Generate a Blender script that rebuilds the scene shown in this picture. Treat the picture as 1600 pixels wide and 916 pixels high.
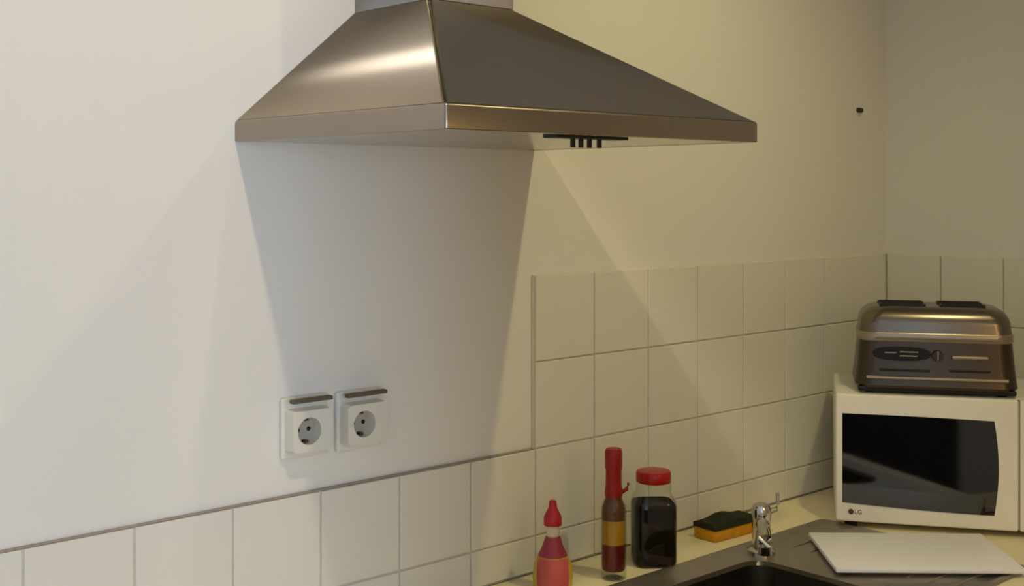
import bpy, bmesh, math, random
from mathutils import Vector, Matrix
random.seed(4)
for o in list(bpy.data.objects):
    bpy.data.objects.remove(o)
SC = bpy.context.scene
COL = SC.collection

# ------------------------------------------------------------------ camera
FLOOR = 1.12                       # the tile line used as datum lies 1.12 m above the floor
cam_data = bpy.data.cameras.new('camera')
cam_data.sensor_width = 36.0
cam_data.sensor_fit = 'HORIZONTAL'
cam_data.lens = 36.0 * 1906.0 / 1600.0
cam_data.shift_y = -157.0 / 1600.0
cam_data.clip_start = 0.02
camera = bpy.data.objects.new('camera', cam_data)
camera.location = (-0.583, -1.585, 0.457 + FLOOR)
camera.rotation_euler = (math.radians(90) - 0.0008, 0.0004, -0.7351)
COL.objects.link(camera)
SC.camera = camera

# ------------------------------------------------------------------ world, lights, exposure
world = bpy.data.worlds.new('world')
SC.world = world
world.use_nodes = True
bg = world.node_tree.nodes['Background']
bg.inputs[0].default_value = (0.62, 0.74, 1.0, 1)
bg.inputs[1].default_value = 1.0
SC.view_settings.view_transform = 'Standard'
SC.view_settings.look = 'None'
SC.view_settings.exposure = 0.0
SC.view_settings.gamma = 1.0
SC.view_settings.use_curve_mapping = False

LAMP_LEFT = Vector((0.075, -1.00, 2.62))
LAMP_MIDDLE = Vector((0.43, -1.00, 2.62))
LAMP_RIGHT = Vector((1.088, -1.00, 2.62))


def spot(name, loc, aim, watts, col, deg, blend, r=0.022):
    d = bpy.data.lights.new(name, 'SPOT')
    d.energy = watts
    d.color = col
    d.spot_size = math.radians(deg)
    d.spot_blend = blend
    d.shadow_soft_size = r
    o = bpy.data.objects.new(name, d)
    o.location = loc
    o.rotation_euler = Vector(aim).to_track_quat('-Z', 'Y').to_euler()
    COL.objects.link(o)
    return o


spot('lamp_light', LAMP_LEFT, (-0.4255, -0.029, -0.904), 26.0, (1.0, 0.80, 0.58), 150.7, 0.12)
spot('lamp_light', LAMP_RIGHT, (0.08, 1.0, -1.38), 24.5, (1.0, 0.885, 0.43), 92, 1.0)
spot('lamp_light', LAMP_MIDDLE, (0.07, 0.56, -0.80), 17.0, (1.0, 0.92, 0.84), 30, 1.0, 0.03)

d = bpy.data.lights.new('window_daylight', 'AREA')  # cool light for the added, unseen window
d.shape = 'RECTANGLE'
d.size, d.size_y = 0.48, 1.05
d.energy = 58
d.color = (0.56, 0.72, 1.0)
o = bpy.data.objects.new('window_daylight', d)
o.location = (-1.0, -4.02, 1.45)
o.rotation_euler = (math.radians(90), 0, 0)
COL.objects.link(o)


# ------------------------------------------------------------------ materials
def lin(c):
    return tuple(((v / 255) / 12.92 if v / 255 <= 0.04045 else ((v / 255 + 0.055) / 1.055) ** 2.4) for v in c) + (1,)


def mat(name, rgb, rough=0.5, metal=0.0, noise=0.0, scale=20.0, bump=0.0, spec=0.5, coat=0.0, trans=0.0, ior=1.45, emit=None, stretch=None):
    m = bpy.data.materials.new(name)
    m.use_nodes = True
    nt = m.node_tree
    b = nt.nodes['Principled BSDF']
    c = lin(rgb)
    b.inputs['Base Color'].default_value = c
    b.inputs['Roughness'].default_value = rough
    b.inputs['Metallic'].default_value = metal
    b.inputs['Specular IOR Level'].default_value = spec
    b.inputs['Coat Weight'].default_value = coat
    b.inputs['Transmission Weight'].default_value = trans
    b.inputs['IOR'].default_value = ior
    if emit:
        b.inputs['Emission Color'].default_value = lin(emit[0])
        b.inputs['Emission Strength'].default_value = emit[1]
    tc = nt.nodes.new('ShaderNodeTexCoord')
    n = nt.nodes.new('ShaderNodeTexNoise')
    n.inputs['Scale'].default_value = scale
    n.inputs['Detail'].default_value = 4
    src = tc.outputs['Object']
    if stretch:
        mp = nt.nodes.new('ShaderNodeMapping')
        mp.inputs['Scale'].default_value = stretch
        nt.links.new(src, mp.inputs[0])
        src = mp.outputs[0]
    nt.links.new(src, n.inputs['Vector'])
    if noise:
        mr = nt.nodes.new('ShaderNodeMapRange')
        mr.inputs['To Min'].default_value = 1 - noise
        mr.inputs['To Max'].default_value = 1 + noise
        nt.links.new(n.outputs['Fac'], mr.inputs['Value'])
        mx = nt.nodes.new('ShaderNodeVectorMath')
        mx.operation = 'SCALE'
        mx.inputs[0].default_value = c[:3]
        nt.links.new(mr.outputs[0], mx.inputs['Scale'])
        nt.links.new(mx.outputs[0], b.inputs['Base Color'])
    if bump:
        bp = nt.nodes.new('ShaderNodeBump')
        bp.inputs['Strength'].default_value = bump
        bp.inputs['Distance'].default_value = 0.002
        nt.links.new(n.outputs['Fac'], bp.inputs['Height'])
        nt.links.new(bp.outputs[0], b.inputs['Normal'])
    return m


def brushed(name, rgb, rough, aniso, metal=1.0):
    m = mat(name, rgb, rough, metal)
    nt = m.node_tree
    b = nt.nodes['Principled BSDF']
    b.inputs['Anisotropic'].default_value = aniso
    t = nt.nodes.new('ShaderNodeTangent')
    t.direction_type = 'UV_MAP'
    t.uv_map = 'UVMap'
    nt.links.new(t.outputs[0], b.inputs['Tangent'])
    # the long fine grinding marks: a second lobe, very wide along the sheet and narrow up the slope
    g = nt.nodes.new('ShaderNodeBsdfAnisotropic')
    g.inputs['Color'].default_value = lin(rgb)
    g.inputs['Roughness'].default_value = 0.34
    g.inputs['Anisotropy'].default_value = -0.90
    nt.links.new(t.outputs[0], g.inputs['Tangent'])
    mx = nt.nodes.new('ShaderNodeMixShader')
    mx.inputs[0].default_value = 0.45
    nt.links.new(b.outputs[0], mx.inputs[1])
    nt.links.new(g.outputs[0], mx.inputs[2])
    nt.links.new(mx.outputs[0], nt.nodes['Material Output'].inputs[0])
    return m


def clear_glass(name, tint=(0.93, 0.95, 0.90)):
    m = bpy.data.materials.new(name)
    m.use_nodes = True
    nt = m.node_tree
    nt.nodes.clear()
    out = nt.nodes.new('ShaderNodeOutputMaterial')
    mix = nt.nodes.new('ShaderNodeMixShader')
    tr = nt.nodes.new('ShaderNodeBsdfTransparent')
    tr.inputs[0].default_value = tint + (1,)
    gl = nt.nodes.new('ShaderNodeBsdfGlossy')
    gl.inputs['Roughness'].default_value = 0.03
    lw = nt.nodes.new('ShaderNodeLayerWeight')
    pw = nt.nodes.new('ShaderNodeMath')
    pw.operation = 'POWER'
    pw.inputs[1].default_value = 4.0
    ml = nt.nodes.new('ShaderNodeMath')
    ml.operation = 'MULTIPLY_ADD'
    ml.inputs[1].default_value = 0.7
    ml.inputs[2].default_value = 0.04
    nt.links.new(lw.outputs['Facing'], pw.inputs[0])
    nt.links.new(pw.outputs[0], ml.inputs[0])
    nt.links.new(ml.outputs[0], mix.inputs[0])
    nt.links.new(tr.outputs[0], mix.inputs[1])
    nt.links.new(gl.outputs[0], mix.inputs[2])
    nt.links.new(mix.outputs[0], out.inputs[0])
    return m


M = dict(
    plaster=mat('plaster', (232, 230, 222), 0.85, noise=0.015, scale=6, bump=0.08),
    tile=mat('tile_glaze', (228, 225, 214), 0.22, noise=0.02, scale=5),
    grout=mat('grout', (211, 205, 188), 0.9, noise=0.08, scale=60),
    caulk=mat('old_caulk', (158, 146, 134), 0.7, noise=0.25, scale=25),
    floor=mat('floor_vinyl', (120, 100, 80), 0.5, noise=0.1, scale=8),
    ceiling=mat('ceiling_paint', (235, 232, 224), 0.9, noise=0.01, scale=6),
    steel=brushed('brushed_steel', (160, 153, 142), 0.50, 1.0),
    steel_flat=mat('polished_steel', (190, 184, 174), 0.18, 1.0, noise=0.03, scale=30),
    lip_steel=mat('folded_steel', (162, 152, 140), 0.26, 1.0, noise=0.04, scale=40),
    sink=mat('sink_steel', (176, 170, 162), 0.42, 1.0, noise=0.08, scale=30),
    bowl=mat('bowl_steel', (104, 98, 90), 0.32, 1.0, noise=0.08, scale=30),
    chrome=mat('chrome', (200, 198, 192), 0.08, 1.0),
    black=mat('black_plastic', (16, 14, 12), 0.4),
    rubber=mat('dark_rubber', (24, 22, 20), 0.7),
    white_plastic=mat('white_plastic', (226, 224, 214), 0.35, noise=0.01),
    socket=mat('socket_plastic', (226, 223, 212), 0.35),
    socket_well=mat('socket_well_plastic', (176, 172, 158), 0.4),
    hinge=mat('socket_hinge_grime', (96, 86, 74), 0.6, noise=0.3, scale=120),  # dark mottled brown for the strip along the socket top
    mw=mat('microwave_enamel', (246, 243, 232), 0.32, noise=0.01),
    mw_seam=mat('microwave_seam', (120, 110, 88), 0.6),
    mw_glass=mat('microwave_window', (7, 7, 6), 0.05, ior=1.85),
    logo=mat('logo_print', (92, 62, 46), 0.5),
    worktop=mat('cream_laminate', (236, 226, 186), 0.35, noise=0.02, scale=40),
    cabinet=mat('cabinet_front', (214, 204, 184), 0.5),
    hob=mat('hob_glass', (14, 14, 15), 0.08),
    toaster=mat('bronze_metal', (126, 117, 106), 0.26, 1.0, noise=0.04, scale=50),
    toaster_dark=mat('dark_bronze_metal', (84, 75, 66), 0.3, 1.0, noise=0.04),
    toaster_belt=mat('satin_belt_metal', (170, 156, 138), 0.35, 1.0),
    red_cap=mat('red_cap_plastic', (150, 14, 10), 0.35, noise=0.05, scale=40),
    red_lid=mat('red_lid_plastic', (176, 16, 8), 0.3, noise=0.05, scale=40),
    dark_red=mat('dark_chilli_red', (96, 10, 10), 0.4, noise=0.35, scale=90),
    oil=mat('olive_oil', (176, 130, 26), 0.2, noise=0.15, scale=40),
    herbs=mat('brown_herbs', (92, 44, 12), 0.6, noise=0.4, scale=120),
    coffee=mat('dark_coffee', (24, 13, 8), 0.8, noise=0.3, scale=200, spec=0.15),
    glass=clear_glass('clear_glass'),
    soap_pink=mat('pink_soap', (240, 122, 116), 0.3, noise=0.04),
    soap_purple=mat('plum_soap', (150, 50, 66), 0.3),
    soap_cap=mat('soap_cap_red', (176, 30, 44), 0.35),
    soap_neck=mat('clear_soap_neck', (214, 204, 184), 0.25),
    soap_liquid=mat('yellow_soap_edge', (196, 168, 40), 0.3),
    sponge=mat('yellow_sponge', (206, 146, 22), 0.95, noise=0.2, scale=120, bump=0.8),
    scourer=mat('green_scourer', (40, 44, 22), 0.95, noise=0.4, scale=200, bump=1.0),
    board=mat('white_board', (240, 241, 246), 0.4, noise=0.01),
    lamp_metal=mat('lamp_metal', (210, 208, 200), 0.4, 0.6),
    bulb_cool=mat('lit_bulb', (255, 246, 226), 0.5, emit=((255, 246, 226), 3.0)),
    bulb_warm=mat('lit_bulb_warm', (255, 226, 170), 0.5, emit=((255, 226, 170), 3.0)),
    globe=mat('lit_opal_globe', (255, 222, 160), 0.5, emit=((255, 204, 120), 13.0)),
    frame=mat('window_frame_paint', (230, 230, 226), 0.4),
    dark_wood=mat('dark_stained_wood', (38, 27, 20), 0.5, noise=0.3, scale=6, stretch=(1, 1, 8)),
    nail=mat('rusty_nail', (84, 66, 44), 0.6, 0.5),
)


# ------------------------------------------------------------------ mesh helpers
def obj(name, bm, m, parent=None, smooth=False, uv=False):
    bmesh.ops.recalc_face_normals(bm, faces=bm.faces[:])
    if smooth:
        for f in bm.faces:
            f.smooth = True
    if uv:
        lay = bm.loops.layers.uv.new('UVMap')
        for f in bm.faces:
            n = f.normal
            for lp in f.loops:
                c = lp.vert.co
                if abs(n.z) > 0.95:
                    lp[lay].uv = (c.x, c.y)
                elif abs(n.y) >= abs(n.x):
                    lp[lay].uv = (c.x, c.z)
                else:
                    lp[lay].uv = (c.y, c.z)
    me = bpy.data.meshes.new(name)
    bm.to_mesh(me)
    bm.free()
    me.materials.append(m)
    if smooth:
        try:
            me.set_sharp_from_angle(angle=math.radians(35))
        except Exception:
            pass
    ob = bpy.data.objects.new(name, me)
    COL.objects.link(ob)
    if parent:
        ob.parent = parent
    return ob


def thing(name, label, cat, loc=(0, 0, 0), rotz=0.0, group=None):
    e = bpy.data.objects.new(name, None)
    e.empty_display_size = 0.05
    e.location = loc
    e.rotation_euler = (0, 0, rotz)
    e['label'] = label
    e['category'] = cat
    if group:
        e['group'] = group
    COL.objects.link(e)
    return e


def tag(ob, label, cat, group=None):
    ob['label'] = label
    ob['category'] = cat
    if group:
        ob['group'] = group
    return ob


def struct(ob):
    ob['kind'] = 'structure'
    return ob


def add_box(bm, a, b, bev=0.0, seg=2):
    x0, y0, z0 = a
    x1, y1, z1 = b
    r = bmesh.ops.create_cube(bm, size=1.0)
    vs = r['verts']
    for v in vs:
        v.co = Vector(((x0 + x1) / 2 + v.co.x * (x1 - x0), (y0 + y1) / 2 + v.co.y * (y1 - y0), (z0 + z1) / 2 + v.co.z * (z1 - z0)))
    if bev:
        es = list({e for v in vs for e in v.link_edges})
        bmesh.ops.bevel(bm, geom=es, offset=bev, segments=seg, profile=0.5, affect='EDGES')


def box(a, b, bev=0.0, seg=2):
    bm = bmesh.new()
    add_box(bm, a, b, bev, seg)
    return bm


def add_lathe(bm, prof, n=32, centre=(0, 0, 0), sq=None):
    """prof = (radius, z) list from bottom to top; sq = superellipse power for rounded-square sections"""
    rings = []
    cx, cy, cz = centre
    for r, z in prof:
        ring = []
        for i in range(n):
            a = 2 * math.pi * (i + 0.5) / n
            c, s = math.cos(a), math.sin(a)
            k = 1.0
            if sq:
                k = 1.0 / (abs(c) ** sq + abs(s) ** sq) ** (1.0 / sq)
            ring.append(bm.verts.new((cx + r * k * c, cy + r * k * s, cz + z)))
        rings.append(ring)
    for a, b in zip(rings, rings[1:]):
        for i in range(n):
            bm.faces.new((a[i], a[(i + 1) % n], b[(i + 1) % n], b[i]))
    bm.faces.new(rings[0][::-1])
    bm.faces.new(rings[-1])


def lathe(prof, n=32, centre=(0, 0, 0), sq=None):
    bm = bmesh.new()
    add_lathe(bm, prof, n, centre, sq)
    return bm


def add_tube(bm, pts, rad, n=12):
    pts = [Vector(p) for p in pts]
    rads = rad if isinstance(rad, (list, tuple)) else [rad] * len(pts)
    rings = []
    for i, p in enumerate(pts):
        t = (pts[min(i + 1, len(pts) - 1)] - pts[max(i - 1, 0)]).normalized()
        up = Vector((0, 0, 1)) if abs(t.z) < 0.9 else Vector((1, 0, 0))
        u = t.cross(up).normalized()
        v = t.cross(u).normalized()
        rings.append([bm.verts.new(p + rads[i] * (math.cos(2 * math.pi * k / n) * u + math.sin(2 * math.pi * k / n) * v)) for k in range(n)])
    for a, b in zip(rings, rings[1:]):
        for i in range(n):
            bm.faces.new((a[i], a[(i + 1) % n], b[(i + 1) % n], b[i]))
    bm.faces.new(rings[0][::-1])
    bm.faces.new(rings[-1])


def tube(pts, rad, n=12):
    bm = bmesh.new()
    add_tube(bm, pts, rad, n)
    return bm


def prism(poly, y0, y1, bev=0.0):
    """polygon in x,z extruded along y"""
    bm = bmesh.new()
    a = [bm.verts.new((x, y0, z)) for x, z in poly]
    b = [bm.verts.new((x, y1, z)) for x, z in poly]
    n = len(poly)
    bm.faces.new(a)
    bm.faces.new(b[::-1])
    for i in range(n):
        bm.faces.new((a[i], b[i], b[(i + 1) % n], a[(i + 1) % n]))
    if bev:
        es = [e for e in bm.edges if all(abs(v.co.y - y0) < 1e-6 for v in e.verts)]
        bmesh.ops.bevel(bm, geom=es, offset=bev, segments=2, profile=0.5, affect='EDGES')
    return bm


# ================================================================== SETTING
CORNER = 2.068
WEST, SOUTH, ROOF = -1.8, -4.0, 2.7
TOP = 0.90                                     # worktop height

struct(obj('floor', box((WEST - .1, SOUTH - .1, -0.1), (CORNER + .1, 0.1, 0)), M['floor']))
struct(obj('ceiling', box((WEST - .1, SOUTH - .1, ROOF), (CORNER + .1, 0.1, ROOF + .1)), M['ceiling']))
wall_back = struct(obj('wall_back', box((WEST - .1, 0, 0), (CORNER + .1, 0.1, ROOF)), M['plaster']))
wall_right = struct(obj('wall_right', box((CORNER, SOUTH, 0), (CORNER + .1, 0, ROOF)), M['plaster']))
struct(obj('wall_left', box((WEST - .1, SOUTH, 0), (WEST, 0, ROOF)), M['plaster']))
# the wall behind the photographer holds an unseen window added for cool light
WX0, WX1, WZ0, WZ1 = -1.26, -0.74, 0.9, 2.0
bm = bmesh.new()
add_box(bm, (WEST, SOUTH - .1, 0), (WX0, SOUTH, ROOF))
add_box(bm, (WX1, SOUTH - .1, 0), (CORNER, SOUTH, ROOF))
add_box(bm, (WX0, SOUTH - .1, 0), (WX1, SOUTH, WZ0))
add_box(bm, (WX0, SOUTH - .1, WZ1), (WX1, SOUTH, ROOF))
struct(obj('wall_front', bm, M['plaster']))
win = bpy.data.objects.new('window_1', None)
win.location = ((WX0 + WX1) / 2, SOUTH - .05, WZ0)
win['kind'] = 'structure'
COL.objects.link(win)
hw, hh = (WX1 - WX0) / 2, WZ1 - WZ0
bm = bmesh.new()
for a, b in (((-hw, -.03, 0), (-hw + .03, .03, hh)), ((hw - .03, -.03, 0), (hw, .03, hh)), ((-hw + .03, -.03, 0), (hw - .03, .03, .03)), ((-hw + .03, -.03, hh - .03), (hw - .03, .03, hh))):
    add_box(bm, a, b)
obj('window_frame', bm, M['frame'], win)
obj('window_pane', box((-hw + .03, -.045, .03), (hw - .03, -.04, hh - .03)), M['glass'], win)
struct(obj('wall_partition', box((-0.19, -2.10, 0), (CORNER, -2.0, ROOF)), M['plaster']))  # unseen partition added to cut the window light off from the right side

# wall tiles: every tile a part of its wall, joints recessed
PX, PZ, J, TH = 0.15, 0.1542, 0.003, 0.006


def tile_mesh(w, h, cut=None):
    bm = box((0, -TH, 0), (w - J, 0, h - J), 0.0012, 1)
    bmesh.ops.recalc_face_normals(bm, faces=bm.faces[:])
    me = bpy.data.meshes.new('tile')
    bm.to_mesh(me)
    bm.free()
    me.materials.append(M['tile'])
    return me


tile_cache = {}


def put_tile(parent, loc, w, h, rotz=0.0):
    key = (round(w, 4), round(h, 4))
    if key not in tile_cache:
        tile_cache[key] = tile_mesh(w, h)
    t = bpy.data.objects.new('tile', tile_cache[key])
    t.parent = parent
    t.location = loc
    t.rotation_euler = (random.uniform(-.004, .004), 0, rotz + random.uniform(-.004, .004))
    COL.objects.link(t)


TZ = 1.12
for k in range(-6, 14):
    x = k * PX
    w = min(PX, CORNER - 0.008 - x)
    rows = range(-2, 2) if k >= 6 else range(-2, 0)
    for r in rows:
        z0 = TZ + r * PZ
        h = PZ
        if r == -2:
            h = TZ - PZ - (TOP + 0.002)
            z0 = TOP + 0.002
        put_tile(wall_back, (x + J / 2, -0.0015, z0 + J / 2), w, h)
obj('grout', box((-0.9, -0.0042, TOP), (0.9, 0.0, TZ - .001)), M['grout'], wall_back)
obj('grout', box((0.9, -0.0042, TOP), (CORNER, 0.0, TZ + 2 * PZ - .001)), M['grout'], wall_back)
bm = bmesh.new()
add_tube(bm, [(-0.9, -.0032, TZ + .0004), (0.0, -.0034, TZ), (0.45, -.0036, TZ + .0006), (0.897, -.0034, TZ)], 0.0022, 8)
obj('caulk_bead', bm, M['caulk'], wall_back)
obj('caulk_bead', tube([(0.898, -.002, TZ), (0.898, -.002, TZ + PZ), (0.898, -.002, TZ + 2 * PZ)], 0.0022, 8), M['grout'], wall_back)
for k in range(0, 9):
    y = -k * PX + 0.002 if k else -0.008
    w = PX if k else PX - 0.010
    for r in range(-2, 2):
        z0, h = TZ + r * PZ, PZ
        if r == -2:
            h = TZ - PZ - (TOP + 0.002)
            z0 = TOP + 0.002
        put_tile(wall_right, (CORNER - 0.0015, y - J / 2, z0 + J / 2), w, h, -math.pi / 2)
obj('grout', box((CORNER - .0035, -1.36, TOP), (CORNER, -.0036, TZ + 2 * PZ - .001)), M['grout'], wall_right)

# ================================================================== HOOD
HX0, HX1, HD, HB, HT, HC = 0.307, 0.904, 0.486, 1.65, 1.681, 1.857
CX0, CX1, CD = 0.517, 0.682, 0.190
hood = thing('range_hood', 'brushed steel pyramid range hood mounted on the white wall', 'range hood', ((HX0 + HX1) / 2, 0, HB))
ox, oz = (HX0 + HX1) / 2, HB


def hv(x, y, z):
    return (x - ox, y, z - oz)


# canopy: the sloping pyramid
bm = bmesh.new()
b4 = [bm.verts.new(hv(*c)) for c in ((HX0 + .003, -.001, HT), (HX0 + .003, -HD + .003, HT), (HX1 - .003, -HD + .003, HT), (HX1 - .003, -.001, HT))]
t4 = [bm.verts.new(hv(*c)) for c in ((CX0, -.001, HC), (CX0, -CD, HC), (CX1, -CD, HC), (CX1, -.001, HC))]
bm.faces.new(b4)
bm.faces.new(t4[::-1])
for i in range(4):
    bm.faces.new((b4[i], t4[i], t4[(i + 1) % 4], b4[(i + 1) % 4]))
hips = [e for e in bm.edges if (e.verts[0] in (b4[1], b4[2]) and e.verts[1] in (t4[1], t4[2])) or (e.verts[1] in (b4[1], b4[2]) and e.verts[0] in (t4[1], t4[2]))]
bmesh.ops.bevel(bm, geom=hips, offset=0.005, segments=6, profile=0.5, affect='EDGES')
canopy = obj('canopy', bm, M['steel'], hood, smooth=True, uv=True)
for pl in canopy.data.polygons:                # the big sheets stay truly flat, only the folds are rounded
    pl.use_smooth = pl.area < 0.004
# lip: folded band round the bottom, open below
bm = bmesh.new()
w = 0.012
prof = [(w, HB), (.0008, HB), (0, HB + .001), (0, HT - .005), (.0007, HT - .0025), (.0022, HT - .0007), (.0045, HT), (w, HT)]
cols = []
for ins, z in prof:
    path = [(HX0 + ins, -.001)]
    for k in range(5):
        a = math.pi + math.pi / 2 * k / 4
        path.append((HX0 + .004 + (.004 - min(ins, .0035)) * math.cos(a) + max(0, ins - .0035), -HD + .004 + (.004 - min(ins, .0035)) * math.sin(a) + max(0, ins - .0035)))
    for k in range(5):
        a = 1.5 * math.pi + math.pi / 2 * k / 4
        path.append((HX1 - .004 + (.004 - min(ins, .0035)) * math.cos(a) - max(0, ins - .0035), -HD + .004 + (.004 - min(ins, .0035)) * math.sin(a) + max(0, ins - .0035)))
    path.append((HX1 - ins, -.001))
    cols.append([bm.verts.new(hv(x, y, z)) for x, y in path])
for a, b in zip(cols, cols[1:] + cols[:1]):
    for k in range(len(a) - 1):
        bm.faces.new((a[k], a[k + 1], b[k + 1], b[k]))
bm.faces.new([c[0] for c in cols])
bm.faces.new([c[-1] for c in cols][::-1])
obj('lip', bm, M['lip_steel'], hood, smooth=True, uv=True)
obj('underside_panel', box(hv(HX0 + w, -HD + w, HB + .0004), hv(HX1 - w, -.0001, HB + .005)), M['steel_flat'], hood)
# chimney duct cover, with its own front fold
bm = bmesh.new()
add_box(bm, hv(CX0, -CD, HC), hv(CX1, -.001, ROOF - .002), 0.002)
obj('chimney', bm, M['steel'], hood, smooth=True, uv=True)
# slide switch strip under the front edge
strip = obj('switch_strip', box(hv(0.510, -0.462, HB - .0035), hv(0.646, -0.436, HB + .003), 0.001), M['black'], hood)
for x in (0.550, 0.565, 0.581, 0.600):
    obj('switch', box(hv(x - .0035, -0.453, HB - .015), hv(x + .0035, -0.449, HB - .003), 0.001), M['black'], strip)

# ================================================================== SOCKETS
def wall_socket(x, z, w, h, label):
    t = thing('wall_socket', label, 'socket', (x, -0.0005, z))
    D = 0.030
    obj('housing', box((-w / 2, -D + .0215, -h / 2), (w / 2, 0, h / 2), 0.004), M['socket'], t)
    iw = w / 2 - .006
    # face plate with a round hole for the well
    bm = bmesh.new()
    N = 40
    R = 0.0205
    cx, cz = -.006, -.003
    fh = h / 2 - .012
    outer, inner, innerb = [], [], []
    for i in range(N):
        a = 2 * math.pi * (i + .5) / N
        c, s = math.cos(a), math.sin(a)
        k = 1 / max(abs(c), abs(s))
        outer.append(bm.verts.new((max(-iw, min(iw, iw * c * k)), -D, cz + (fh - .004) * s * k)))
        inner.append(bm.verts.new((cx + R * c, -D, cz + R * s)))
        innerb.append(bm.verts.new((cx + R * c, -D + .020, cz + R * s)))
    back = [bm.verts.new((v.co.x * 1.03, -D + .023, v.co.z + (.002 if v.co.z > cz else -.002))) for v in outer]
    for i in range(N):
        j = (i + 1) % N
        bm.faces.new((outer[i], outer[j], inner[j], inner[i]))
        bm.faces.new((inner[i], inner[j], innerb[j], innerb[i]))
        bm.faces.new((outer[i], back[i], back[j], outer[j]))
    fp = obj('face_plate', bm, M['socket'], t)
    well = obj('socket_well', box((cx - .021, -D + .0185, cz - .021), (cx + .021, -D + .0214, cz + .021)), M['socket_well'], t)
    for dx in (-.0095, .0095):
        obj('pin_hole', tube([(cx + dx, -D + .0178, cz), (cx + dx, -D + .019, cz)], 0.0034, 12), M['black'], well)
    for s in (-1, 1):
        obj('earth_clip', box((cx - .003, -D + .008, cz + s * .0165 - .002), (cx + .003, -D + .0185, cz + s * .0165 + .002)), M['nail'], well)
    obj('lid_hinge', box((-w / 2 + .006, -D - .001, h / 2 - .007), (w / 2 - .006, -D + .010, h / 2 - .001), 0.001), M['hinge'], t)
    return t


wall_socket(0.421, FLOOR + 0.102, 0.082, 0.094, 'white wall socket crossed by the edge of the hood shadow, the left one of two')
wall_socket(0.521, FLOOR + 0.100, 0.086, 0.094, 'white wall socket with dark strip on top, fully in shade, the right one of two')
tag(obj('wall_nail', tube([(1.947, 0, FLOOR + .649), (1.947, -.012, FLOOR + .647)], 0.006, 10), M['nail']), 'small dark nail head in the bare wall near the corner, above the tiles', 'nail')

# ================================================================== WORKTOP, CABINETS
SX0, SX1, SY0, SY1 = 0.80, 1.575, -0.590, -0.150          # sink outline
bm = bmesh.new()
F = -0.64
x0, x1, y0, y1 = SX0 + .012, SX1 - .012, SY0 + .012, SY1 - .012
add_box(bm, (-0.9, F, TOP - .038), (x0, -.008, TOP))
add_box(bm, (x0, y1, TOP - .038), (x1, -.008, TOP))
add_box(bm, (x0, F, TOP - .038), (x1, y0, TOP))
add_box(bm, (x1, F, TOP - .038), (CORNER - .008, -.008, TOP))
add_box(bm, (1.425, -1.95, TOP - .038), (CORNER - .008, F, TOP))
wt = tag(obj('worktop', bm, M['worktop']), 'cream L-shaped worktop around the sink, running under the microwave', 'worktop')
cab_labels = ['pale base cabinet under the worktop beneath the hood', 'pale base cabinet under the sink']
for (cx0, cx1, lab, turn) in ((0.30, 0.90, cab_labels[0], 0), (0.902, 1.478, cab_labels[1], 0), (0.68, 1.94, 'wide pale base cabinet along the right wall under the worktop', 1)):
    if turn:
        c = thing('base_cabinet', lab, 'cabinet', (CORNER - .008, -(cx0 + cx1) / 2, 0), -math.pi / 2)
    else:
        c = thing('base_cabinet', lab, 'cabinet', ((cx0 + cx1) / 2, -.008, 0))
    hw = (cx1 - cx0) / 2
    bm = bmesh.new()
    add_box(bm, (-hw, -.60, .10), (-hw + .018, 0, TOP - .040))
    add_box(bm, (hw - .018, -.60, .10), (hw, 0, TOP - .040))
    add_box(bm, (-hw + .018, -.60, .10), (hw - .018, 0, .118))
    add_box(bm, (-hw + .018, -.010, .118), (hw - .018, 0, TOP - .040))
    add_box(bm, (-hw, -.54, 0), (hw, -.52, .10))
    obj('carcass', bm, M['cabinet'], c)
    for s in (-1, 1):
        dr = obj('cabinet_door', box((min(0, s * hw) + .002, -.620, .105), (max(0, s * hw) - .002, -.602, TOP - .045), 0.002), M['cabinet'], c)
        obj('door_handle', tube([(s * .04, -.622, .70), (s * .04, -.645, .70), (s * .04, -.645, .80), (s * .04, -.622, .80)], .005, 8), M['chrome'], dr)

# ================================================================== SINK
sink = thing('kitchen_sink', 'stainless steel inset sink with drainer set in the cream worktop', 'sink', (SX0, SY0, TOP))
BX0, BX1, BY0, BY1, BD = 0.90, 1.250, -0.540, -0.225, 0.16


def rrect(x0, x1, y0, y1, r, n=6):
    pts = []
    for (cx, cy, a0) in ((x1 - r, y1 - r, 0), (x0 + r, y1 - r, 90), (x0 + r, y0 + r, 180), (x1 - r, y0 + r, 270)):
        for i in range(n + 1):
            a = math.radians(a0 + 90 * i / n)
            pts.append((cx + r * math.cos(a), cy + r * math.sin(a)))
    return pts


def ring_faces(bm, A, B):
    n = len(A)
    for i in range(n):
        bm.faces.new((A[i], A[(i + 1) % n], B[(i + 1) % n], B[i]))


def sv(x, y, z):
    return (x - SX0, y - SY0, z)


bm = bmesh.new()
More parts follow.
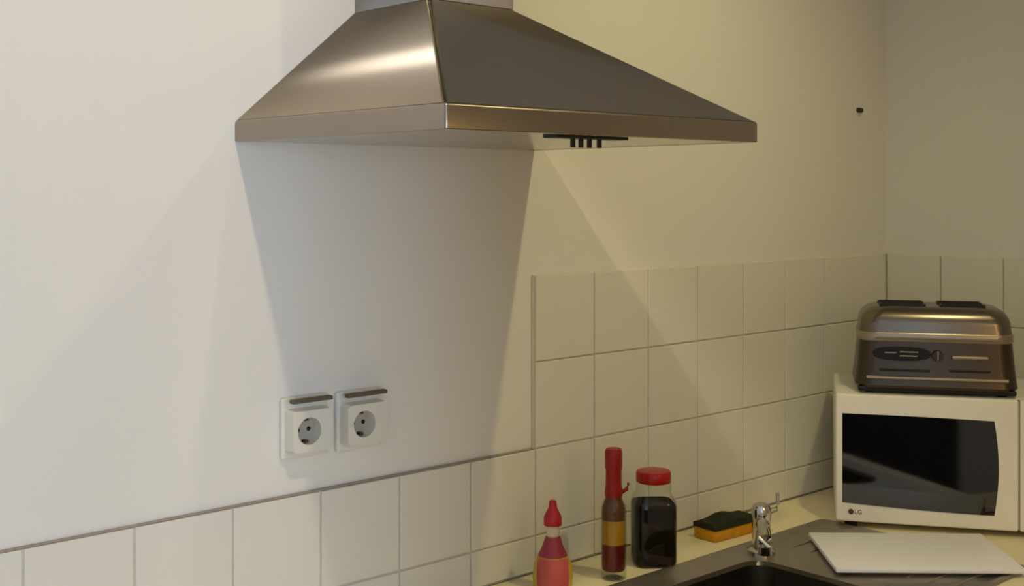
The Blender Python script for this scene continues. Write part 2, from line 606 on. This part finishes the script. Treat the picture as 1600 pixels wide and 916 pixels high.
# rim: a raised bead round the outline, then the flat deck with the bowl opening
o0 = [bm.verts.new(sv(x, y, 0.0005)) for x, y in rrect(SX0, SX1, SY0, SY1, .02)]
o1 = [bm.verts.new(sv(x, y, 0.005)) for x, y in rrect(SX0 + .003, SX1 - .003, SY0 + .003, SY1 - .003, .018)]
o2 = [bm.verts.new(sv(x, y, 0.005)) for x, y in rrect(SX0 + .012, SX1 - .012, SY0 + .012, SY1 - .012, .014)]
o3 = [bm.verts.new(sv(x, y, 0.001)) for x, y in rrect(SX0 + .018, SX1 - .018, SY0 + .018, SY1 - .018, .012)]
ring_faces(bm, o0, o1)
ring_faces(bm, o1, o2)
ring_faces(bm, o2, o3)
b0 = [bm.verts.new(sv(x, y, 0.001)) for x, y in rrect(BX0 - .006, BX1 + .006, BY0 - .006, BY1 + .006, .046)]
edges = []
for ring in (o3, b0):
    for i in range(len(ring)):
        e = bm.edges.get((ring[i], ring[(i + 1) % len(ring)])) or bm.edges.new((ring[i], ring[(i + 1) % len(ring)]))
        edges.append(e)
bmesh.ops.triangle_fill(bm, use_beauty=True, edges=edges)
obj('rim', bm, M['sink'], sink, smooth=True)
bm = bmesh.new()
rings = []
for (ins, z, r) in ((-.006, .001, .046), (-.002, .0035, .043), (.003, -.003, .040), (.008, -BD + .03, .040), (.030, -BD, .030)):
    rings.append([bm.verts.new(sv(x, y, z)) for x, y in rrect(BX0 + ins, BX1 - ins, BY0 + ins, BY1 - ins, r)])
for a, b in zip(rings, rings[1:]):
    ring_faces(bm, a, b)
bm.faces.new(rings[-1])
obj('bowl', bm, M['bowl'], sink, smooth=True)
obj('drain', lathe([(0.04, -BD + .0005), (0.036, -BD + .003), (0.015, -BD + .001)], 24, sv((BX0 + BX1) / 2, (BY0 + BY1) / 2, 0)), M['chrome'], sink)
for i in range(9):
    y = -0.545 + i * 0.040
    obj('drainer_ridge', tube([sv(1.36, y, -.0012), sv(1.37, y, .0006), sv(1.53, y, .0006), sv(1.54, y, -.0012)], .0030, 8), M['sink'], sink)

# ================================================================== FAUCET
fx, fy = 1.293, -0.205
faucet = thing('kitchen_faucet', 'chrome mixer faucet standing on the back rim of the sink', 'faucet', (fx, fy, TOP + .001))
obj('base_flange', lathe([(0.026, 0), (0.026, .006), (0.020, .010)], 28), M['chrome'], faucet, smooth=True)
obj('faucet_body', lathe([(0.0165, .008), (0.017, .06), (0.0185, .070), (0.0185, .082), (0.015, .090), (0.006, .094)], 28), M['chrome'], faucet, smooth=True)
dx, dy = -0.78, -0.62
sp = obj('spout', tube([(dx * .012, dy * .012, .052), (dx * .05, dy * .05, .066), (dx * .10, dy * .10, .078), (dx * .145, dy * .145, .080), (dx * .165, dy * .165, .073), (dx * .168, dy * .168, .058)], [.013, .0125, .012, .0115, .0115, .0115], 16), M['chrome'], faucet, smooth=True)
obj('aerator', lathe([(0.0125, 0), (0.0125, .014)], 20, (dx * .168, dy * .168, .046)), M['chrome'], sp, smooth=True)
lv = obj('lever', tube([(.012, -.011, .078), (.0215, -.0195, .082), (.0225, -.0205, .092), (.0225, -.0205, .112)], [.006, .0045, .004, .0035], 12), M['chrome'], faucet, smooth=True)

# ================================================================== MICROWAVE
A = math.atan2(-0.827, 0.562)
MWX, MWY = 1.548, -0.200
mw = thing('microwave_oven', 'white microwave oven with dark door window standing across the corner', 'microwave', (MWX, MWY, TOP), A)
W_, D_, H0, H1 = 0.455, 0.295, 0.013, 0.270
obj('case', box((0, 0.020, H0), (W_, D_, H1), 0.006, 3), M['mw'], mw, smooth=True)
door = obj('door', box((0, 0, H0), (0.345, 0.020, H1), 0.005, 3), M['mw'], mw, smooth=True)
panel = obj('control_panel', box((0.3475, 0.001, H0), (W_, 0.020, H1), 0.004, 3), M['mw'], mw, smooth=True)
obj('door_seam', box((0.3445, 0.006, H0 + .002), (0.3480, 0.019, H1 - .002)), M['mw_seam'], mw)
# window with gently bowed right side and lower edge
x0, x1, z0, z1 = 0.0125, 0.300, 0.052, 0.231
poly = []
for i in range(9):
    t = i / 8
    poly.append((x0 + (x1 - x0) * t, z0 - .010 * t - .002 * math.sin(math.pi * t)))
for i in range(1, 9):
    t = i / 8
    poly.append((x1 + .008 * math.sin(math.pi * t), z0 - .010 + (z1 - .004 - z0 + .010) * t))
for i in range(1, 9):
    t = i / 8
    poly.append((x1 - (x1 - x0) * t, z1 - .004 * (1 - t) + .001 * math.sin(math.pi * t)))
obj('door_window', prism(poly, -0.0015, 0.004, 0.0008), M['mw_glass'], door)
logo = obj('logo_disc', lathe([(0.0055, 0), (0.0055, .0006)], 24), M['logo'], door)
logo.location = (0.0295, 0.0, 0.034)
logo.rotation_euler = (math.radians(90), 0, 0)
cu = bpy.data.curves.new('logo_letters', 'FONT')
cu.body = 'LG'
cu.size = 0.012
cu.extrude = 0.0003
tmp = bpy.data.objects.new('logo_letters', cu)
me = bpy.data.meshes.new_from_object(tmp)
bpy.data.objects.remove(tmp)
me.materials.clear()
me.materials.append(M['logo'])
lt = bpy.data.objects.new('logo_letters', me)
COL.objects.link(lt)
lt.parent = door
lt.location = (0.0362, -0.0003, 0.0298)
lt.rotation_euler = (math.radians(90), 0, 0)
for r in range(4):
    for c in range(3):
        obj('key_button', box((.362 + c * .028, -.0005, .06 + r * .022), (.384 + c * .028, .002, .076 + r * .022), .001), M['white_plastic'], panel)
obj('display', box((.362, -.0003, .205), (.440, .002, .240)), M['mw_glass'], panel)
for x, y in ((.03, .03), (W_ - .03, .03), (.03, D_ - .03), (W_ - .03, D_ - .03)):
    obj('foot', lathe([(.012, .0), (.013, .0135)], 16, (x, y, 0)), M['rubber'], mw)

# ================================================================== TOASTER
ts = thing('toaster', 'bronze metal four-slice toaster standing on the white microwave', 'toaster', (MWX, MWY, TOP + H1), A)
TX0, TX1, TY0, TY1, THT = 0.038, 0.350, 0.012, 0.205, 0.176


def rounded_section(x0, x1, y0, y1, r, n=6):
    return rrect(x0, x1, y0, y1, r, n)


def loft(levels, name, m, parent):
    """levels = (inset, corner radius, z)"""
    bm = bmesh.new()
    rs = []
    for ins, r, z in levels:
        rs.append([bm.verts.new((x, y, z)) for x, y in rrect(TX0 + ins, TX1 - ins, TY0 + ins * .9, TY1 - ins * .9, r)])
    for a, b in zip(rs, rs[1:]):
        ring_faces(bm, a, b)
    bm.faces.new(rs[0][::-1])
    bm.faces.new(rs[-1])
    return obj(name, bm, m, parent, smooth=True)


lower = loft([(.004, .030, .012), (.000, .034, .018), (.002, .034, .030), (.006, .034, .070), (.009, .034, .108)], 'lower_shell', M['toaster_dark'], ts)
belt = loft([(.0085, .034, .106), (.007, .035, .108), (.007, .035, .121), (.0085, .034, .123)], 'belt', M['toaster_belt'], ts)  # paler metal puts the reflection along the upper cover's edge into the colour
up = [(.009, .034, .120)]
for i in range(0, 11):
    a = math.radians(90 * i / 10)
    up.append((.011 + .036 * (1 - math.cos(a)), .036 + .004 * (1 - math.cos(a)), .138 + .036 * math.sin(a)))
upper = loft(up, 'upper_shell', M['toaster'], ts)
base = obj('base', box((TX0 + .006, TY0 + .006, .004), (TX1 - .006, TY1 - .006, .014), 0.003), M['black'], ts)
for x in (TX0 + .03, TX1 - .03):
    for y in (TY0 + .03, TY1 - .03):
        obj('foot', lathe([(.010, 0), (.011, .006)], 14, (x, y, 0)), M['rubber'], ts)
for (a, b) in ((.088, .178), (.206, .292)):
    for yy in (.075, .135):
        bm = bmesh.new()
        add_box(bm, (a, yy - .016, .170), (b, yy - .012, .1782), .001, 1)
        add_box(bm, (a, yy + .012, .170), (b, yy + .016, .1782), .001, 1)
        add_box(bm, (a, yy - .012, .170), (a + .004, yy + .012, .1782), .001, 1)
        add_box(bm, (b - .004, yy - .012, .170), (b, yy + .012, .1782), .001, 1)
        obj('slot_rim', bm, M['black'], upper)
# front fittings on the lower shell
bd = []
for i in range(28):
    a = 2 * math.pi * i / 28
    bd.append((.128 + .056 * math.copysign(abs(math.cos(a)) ** .8, math.cos(a)), .082 + .014 * math.copysign(abs(math.sin(a)) ** .8, math.sin(a))))
badge = obj('badge', prism(bd, .0135, .022, .001), M['black'], lower)
for (a, b, z) in ((.095, .118, .084), (.124, .160, .086), (.124, .158, .078)):
    obj('badge_relief', box((a, .0125, z - .0014), (b, .0145, z + .0014), .0006, 1), M['toaster_belt'], badge)
knob = obj('browning_knob', tube([(.196, .022, .080), (.196, .006, .080)], [.0115, .0105], 20), M['toaster_dark'], lower, smooth=True)
obj('knob_pointer', box((.1948, .0045, .072), (.1972, .0065, .090)), M['toaster_belt'], knob)
lever = obj('lever_bar', box((.222, .0085, .0745), (.292, .0175, .0815), .003), M['toaster_belt'], lower)
obj('lever_slot', box((.218, .0145, .048), (.296, .022, .053), .001), M['black'], lower)
obj('crumb_tray', box((.085, .0115, .047), (.182, .020, .0515), .001), M['black'], lower)
obj('tray_bead', tube([(TX0 + .022, .0130, .034), (TX1 - .022, .0130, .034)], .0042, 10), M['toaster_belt'], lower, smooth=True)

# ================================================================== BOTTLES ON THE LEDGE
soap = thing('soap_bottle', 'pink dish soap bottle with red pull cap on the worktop', 'bottle', (0.862, -0.090, TOP))
obj('bottle_body', lathe([(.028, 0), (.033, .004), (.0345, .025), (.032, .044), (.025, .058)], 32), M['soap_liquid'], soap, smooth=True)
bm = bmesh.new()
rows = []
for r_, z_ in ((.0340, .010), (.0353, .025), (.0340, .040), (.0305, .051), (.0268, .057)):
    wdt = math.radians(52 if z_ < .05 else 60)
    rows.append([bm.verts.new((r_ * math.cos(math.radians(226) + wdt * (k / 6 - 1)), r_ * math.sin(math.radians(226) + wdt * (k / 6 - 1)), z_)) for k in range(13)])
for a, b in zip(rows, rows[1:]):
    for k in range(12):
        bm.faces.new((a[k], a[k + 1], b[k + 1], b[k]))
bmesh.ops.solidify(bm, geom=bm.faces[:], thickness=0.0006)
obj('label', bm, M['soap_pink'], soap, smooth=True)
obj('shoulder', lathe([(.0252, .0575), (.0215, .066), (.0175, .074), (.014, .086), (.012, .090)], 28), M['soap_purple'], soap, smooth=True)
obj('neck', lathe([(.010, .089), (.0115, .094), (.0115, .108), (.010, .110)], 24), M['soap_neck'], soap, smooth=True)
obj('cap', lathe([(.0155, .109), (.0155, .122), (.012, .130), (.0075, .138), (.0065, .148), (.0045, .151)], 24), M['soap_cap'], soap, smooth=True)

oilb = thing('oil_bottle', 'tall narrow glass bottle of chilli oil with red stopper, left of the jar', 'bottle', (0.980, -0.121, TOP))
obj('glass_body', lathe([(.019, 0), (.0225, .003), (.0225, .118), (.0215, .128), (.016, .140), (.0135, .148)], 32), M['glass'], oilb, smooth=True)
obj('chilli_layer', lathe([(.0195, .016), (.0205, .020), (.0205, .062)], 28), M['dark_red'], oilb, smooth=True)
obj('oil', lathe([(.0204, .062), (.0204, .104)], 28), M['oil'], oilb, smooth=True)
obj('herb_layer', lathe([(.0204, .104), (.0204, .118), (.019, .128), (.0145, .139), (.012, .147)], 28), M['herbs'], oilb, smooth=True)
st = obj('stopper', lathe([(.0150, .143), (.0158, .150), (.0140, .165), (.0138, .190), (.0150, .194), (.0152, .222), (.0135, .227), (.0105, .228)], 28), M['red_cap'], oilb, smooth=True)
obj('pull_tab', tube([(.011, -.008, .150), (.019, -.014, .156), (.021, -.016, .166)], [.004, .0035, .003], 8), M['red_cap'], st, smooth=True)

jar = thing('coffee_jar', 'square glass jar of dark coffee with red round lid', 'jar', (1.100, -0.108, TOP), math.radians(-38))
obj('glass_body', lathe([(.036, 0), (.039, .003), (.0395, .105), (.037, .118), (.031, .128), (.0295, .132), (.0295, .150)], 40, sq=5), M['glass'], jar, smooth=True)
obj('coffee', lathe([(.0365, .005), (.0375, .008), (.0378, .104), (.0368, .110), (.035, .112)], 40, sq=5), M['coffee'], jar, smooth=True)
obj('lid', lathe([(.0310, .148), (.0320, .150), (.0320, .164), (.0300, .168), (.022, .169)], 40), M['red_lid'], jar, smooth=True)

# sponge with its scourer pad
sg = thing('dish_sponge', 'yellow dish sponge with dark green scouring pad on the ledge by the faucet', 'sponge', (1.342, -0.083, TOP), math.radians(-3))
bm = box((-.062, -.028, 0), (.062, .028, .023), 0.004, 2)
obj('sponge_foam', bm, M['sponge'], sg, smooth=True)
bm = bmesh.new()
n = 10
rows = []
for i in range(n + 1):
    t = i / n
    x = -.062 + .124 * t
    zt = .034 + .007 * math.exp(-((t - .55) / .2) ** 2)
    rows.append([bm.verts.new((x, -.029, .0225)), bm.verts.new((x, -.028, zt - .003)), bm.verts.new((x, -.02, zt)), bm.verts.new((x, .02, zt)), bm.verts.new((x, .028, zt - .003)), bm.verts.new((x, .029, .0225))])
for a, b in zip(rows, rows[1:]):
    for k in range(6):
        bm.faces.new((a[k], a[(k + 1) % 6], b[(k + 1) % 6], b[k]))
bm.faces.new(rows[0])
bm.faces.new(rows[-1])
obj('scouring_pad', bm, M['scourer'], sg, smooth=True)

# board lying across the drainer
bx, by = 1.471, -0.412
bang = math.atan2(-0.229, 0.240)
board = thing('flat_board', 'flat white rectangular board lying across the sink drainer before the microwave', 'board', (bx, by, TOP + .0052), bang)
obj('board_panel', box((-.166, -.113, .002), (.166, .113, .011), 0.003, 2), M['board'], board, smooth=True)
for sx in (-1, 1):
    for sy in (-1, 1):
        obj('foot', lathe([(.008, 0), (.008, .0022)], 12, (sx * .145, sy * .092, 0)), M['rubber'], board)

# ================================================================== LAMPS (out of frame)
def ceiling_spot(L, label, bulb, aim):
    t = thing('ceiling_spotlight', label, 'lamp', (L.x, L.y, ROOF))
    obj('mount', lathe([(.045, -.018), (.05, -.012), (.05, -.0005)], 28), M['lamp_metal'], t, smooth=True)
    obj('bulb', lathe([(.006, -.052), (.016, -.046), (.019, -.036), (.014, -.024), (.010, -.017)], 20), bulb, t, smooth=True)


ceiling_spot(LAMP_LEFT, 'small ceiling spotlight with a neutral white bulb, left of the hood', M['bulb_cool'], None)
ceiling_spot(LAMP_MIDDLE, 'small ceiling spotlight turned towards the hood, the middle one of three', M['bulb_cool'], None)
ceiling_spot(LAMP_RIGHT, 'small ceiling spotlight with a warm yellow bulb, right of the hood', M['bulb_warm'], None)
wl = thing('wall_lamp', 'warm globe wall lamp on the partition behind the photographer', 'lamp', (0.75, -2.0, 1.52))  # unseen lamp added for warm fill light
obj('wall_plate', box((-.05, 0.0005, -.07), (.05, .018, .07), .004), M['lamp_metal'], wl)
obj('arm', tube([(0, .018, 0), (0, .07, 0), (0, .085, .02)], .008, 10), M['lamp_metal'], wl, smooth=True)
bm = bmesh.new()
bmesh.ops.create_icosphere(bm, subdivisions=3, radius=0.085, matrix=Matrix.Translation((0, .11, .09)))
obj('globe', bm, M['globe'], wl, smooth=True)

sb = thing('sideboard', 'dark brown low sideboard against the left wall behind the photographer', 'sideboard', (WEST + .002, -2.95, 0))  # unseen block added so the microwave window reflects something dark
obj('sideboard_carcass', box((0, -.60, .06), (.40, .60, .95), .004), M['dark_wood'], sb)
obj('plinth', box((.02, -.58, 0), (.36, .58, .06)), M['dark_wood'], sb)
for y in (-.30, .30):
    dr = obj('sideboard_door', box((.401, y - .29, .09), (.418, y + .29, .92), .003), M['dark_wood'], sb)
    obj('door_knob', tube([(.418, y + .24, .55), (.440, y + .24, .55)], [.008, .012], 12), M['chrome'], dr)
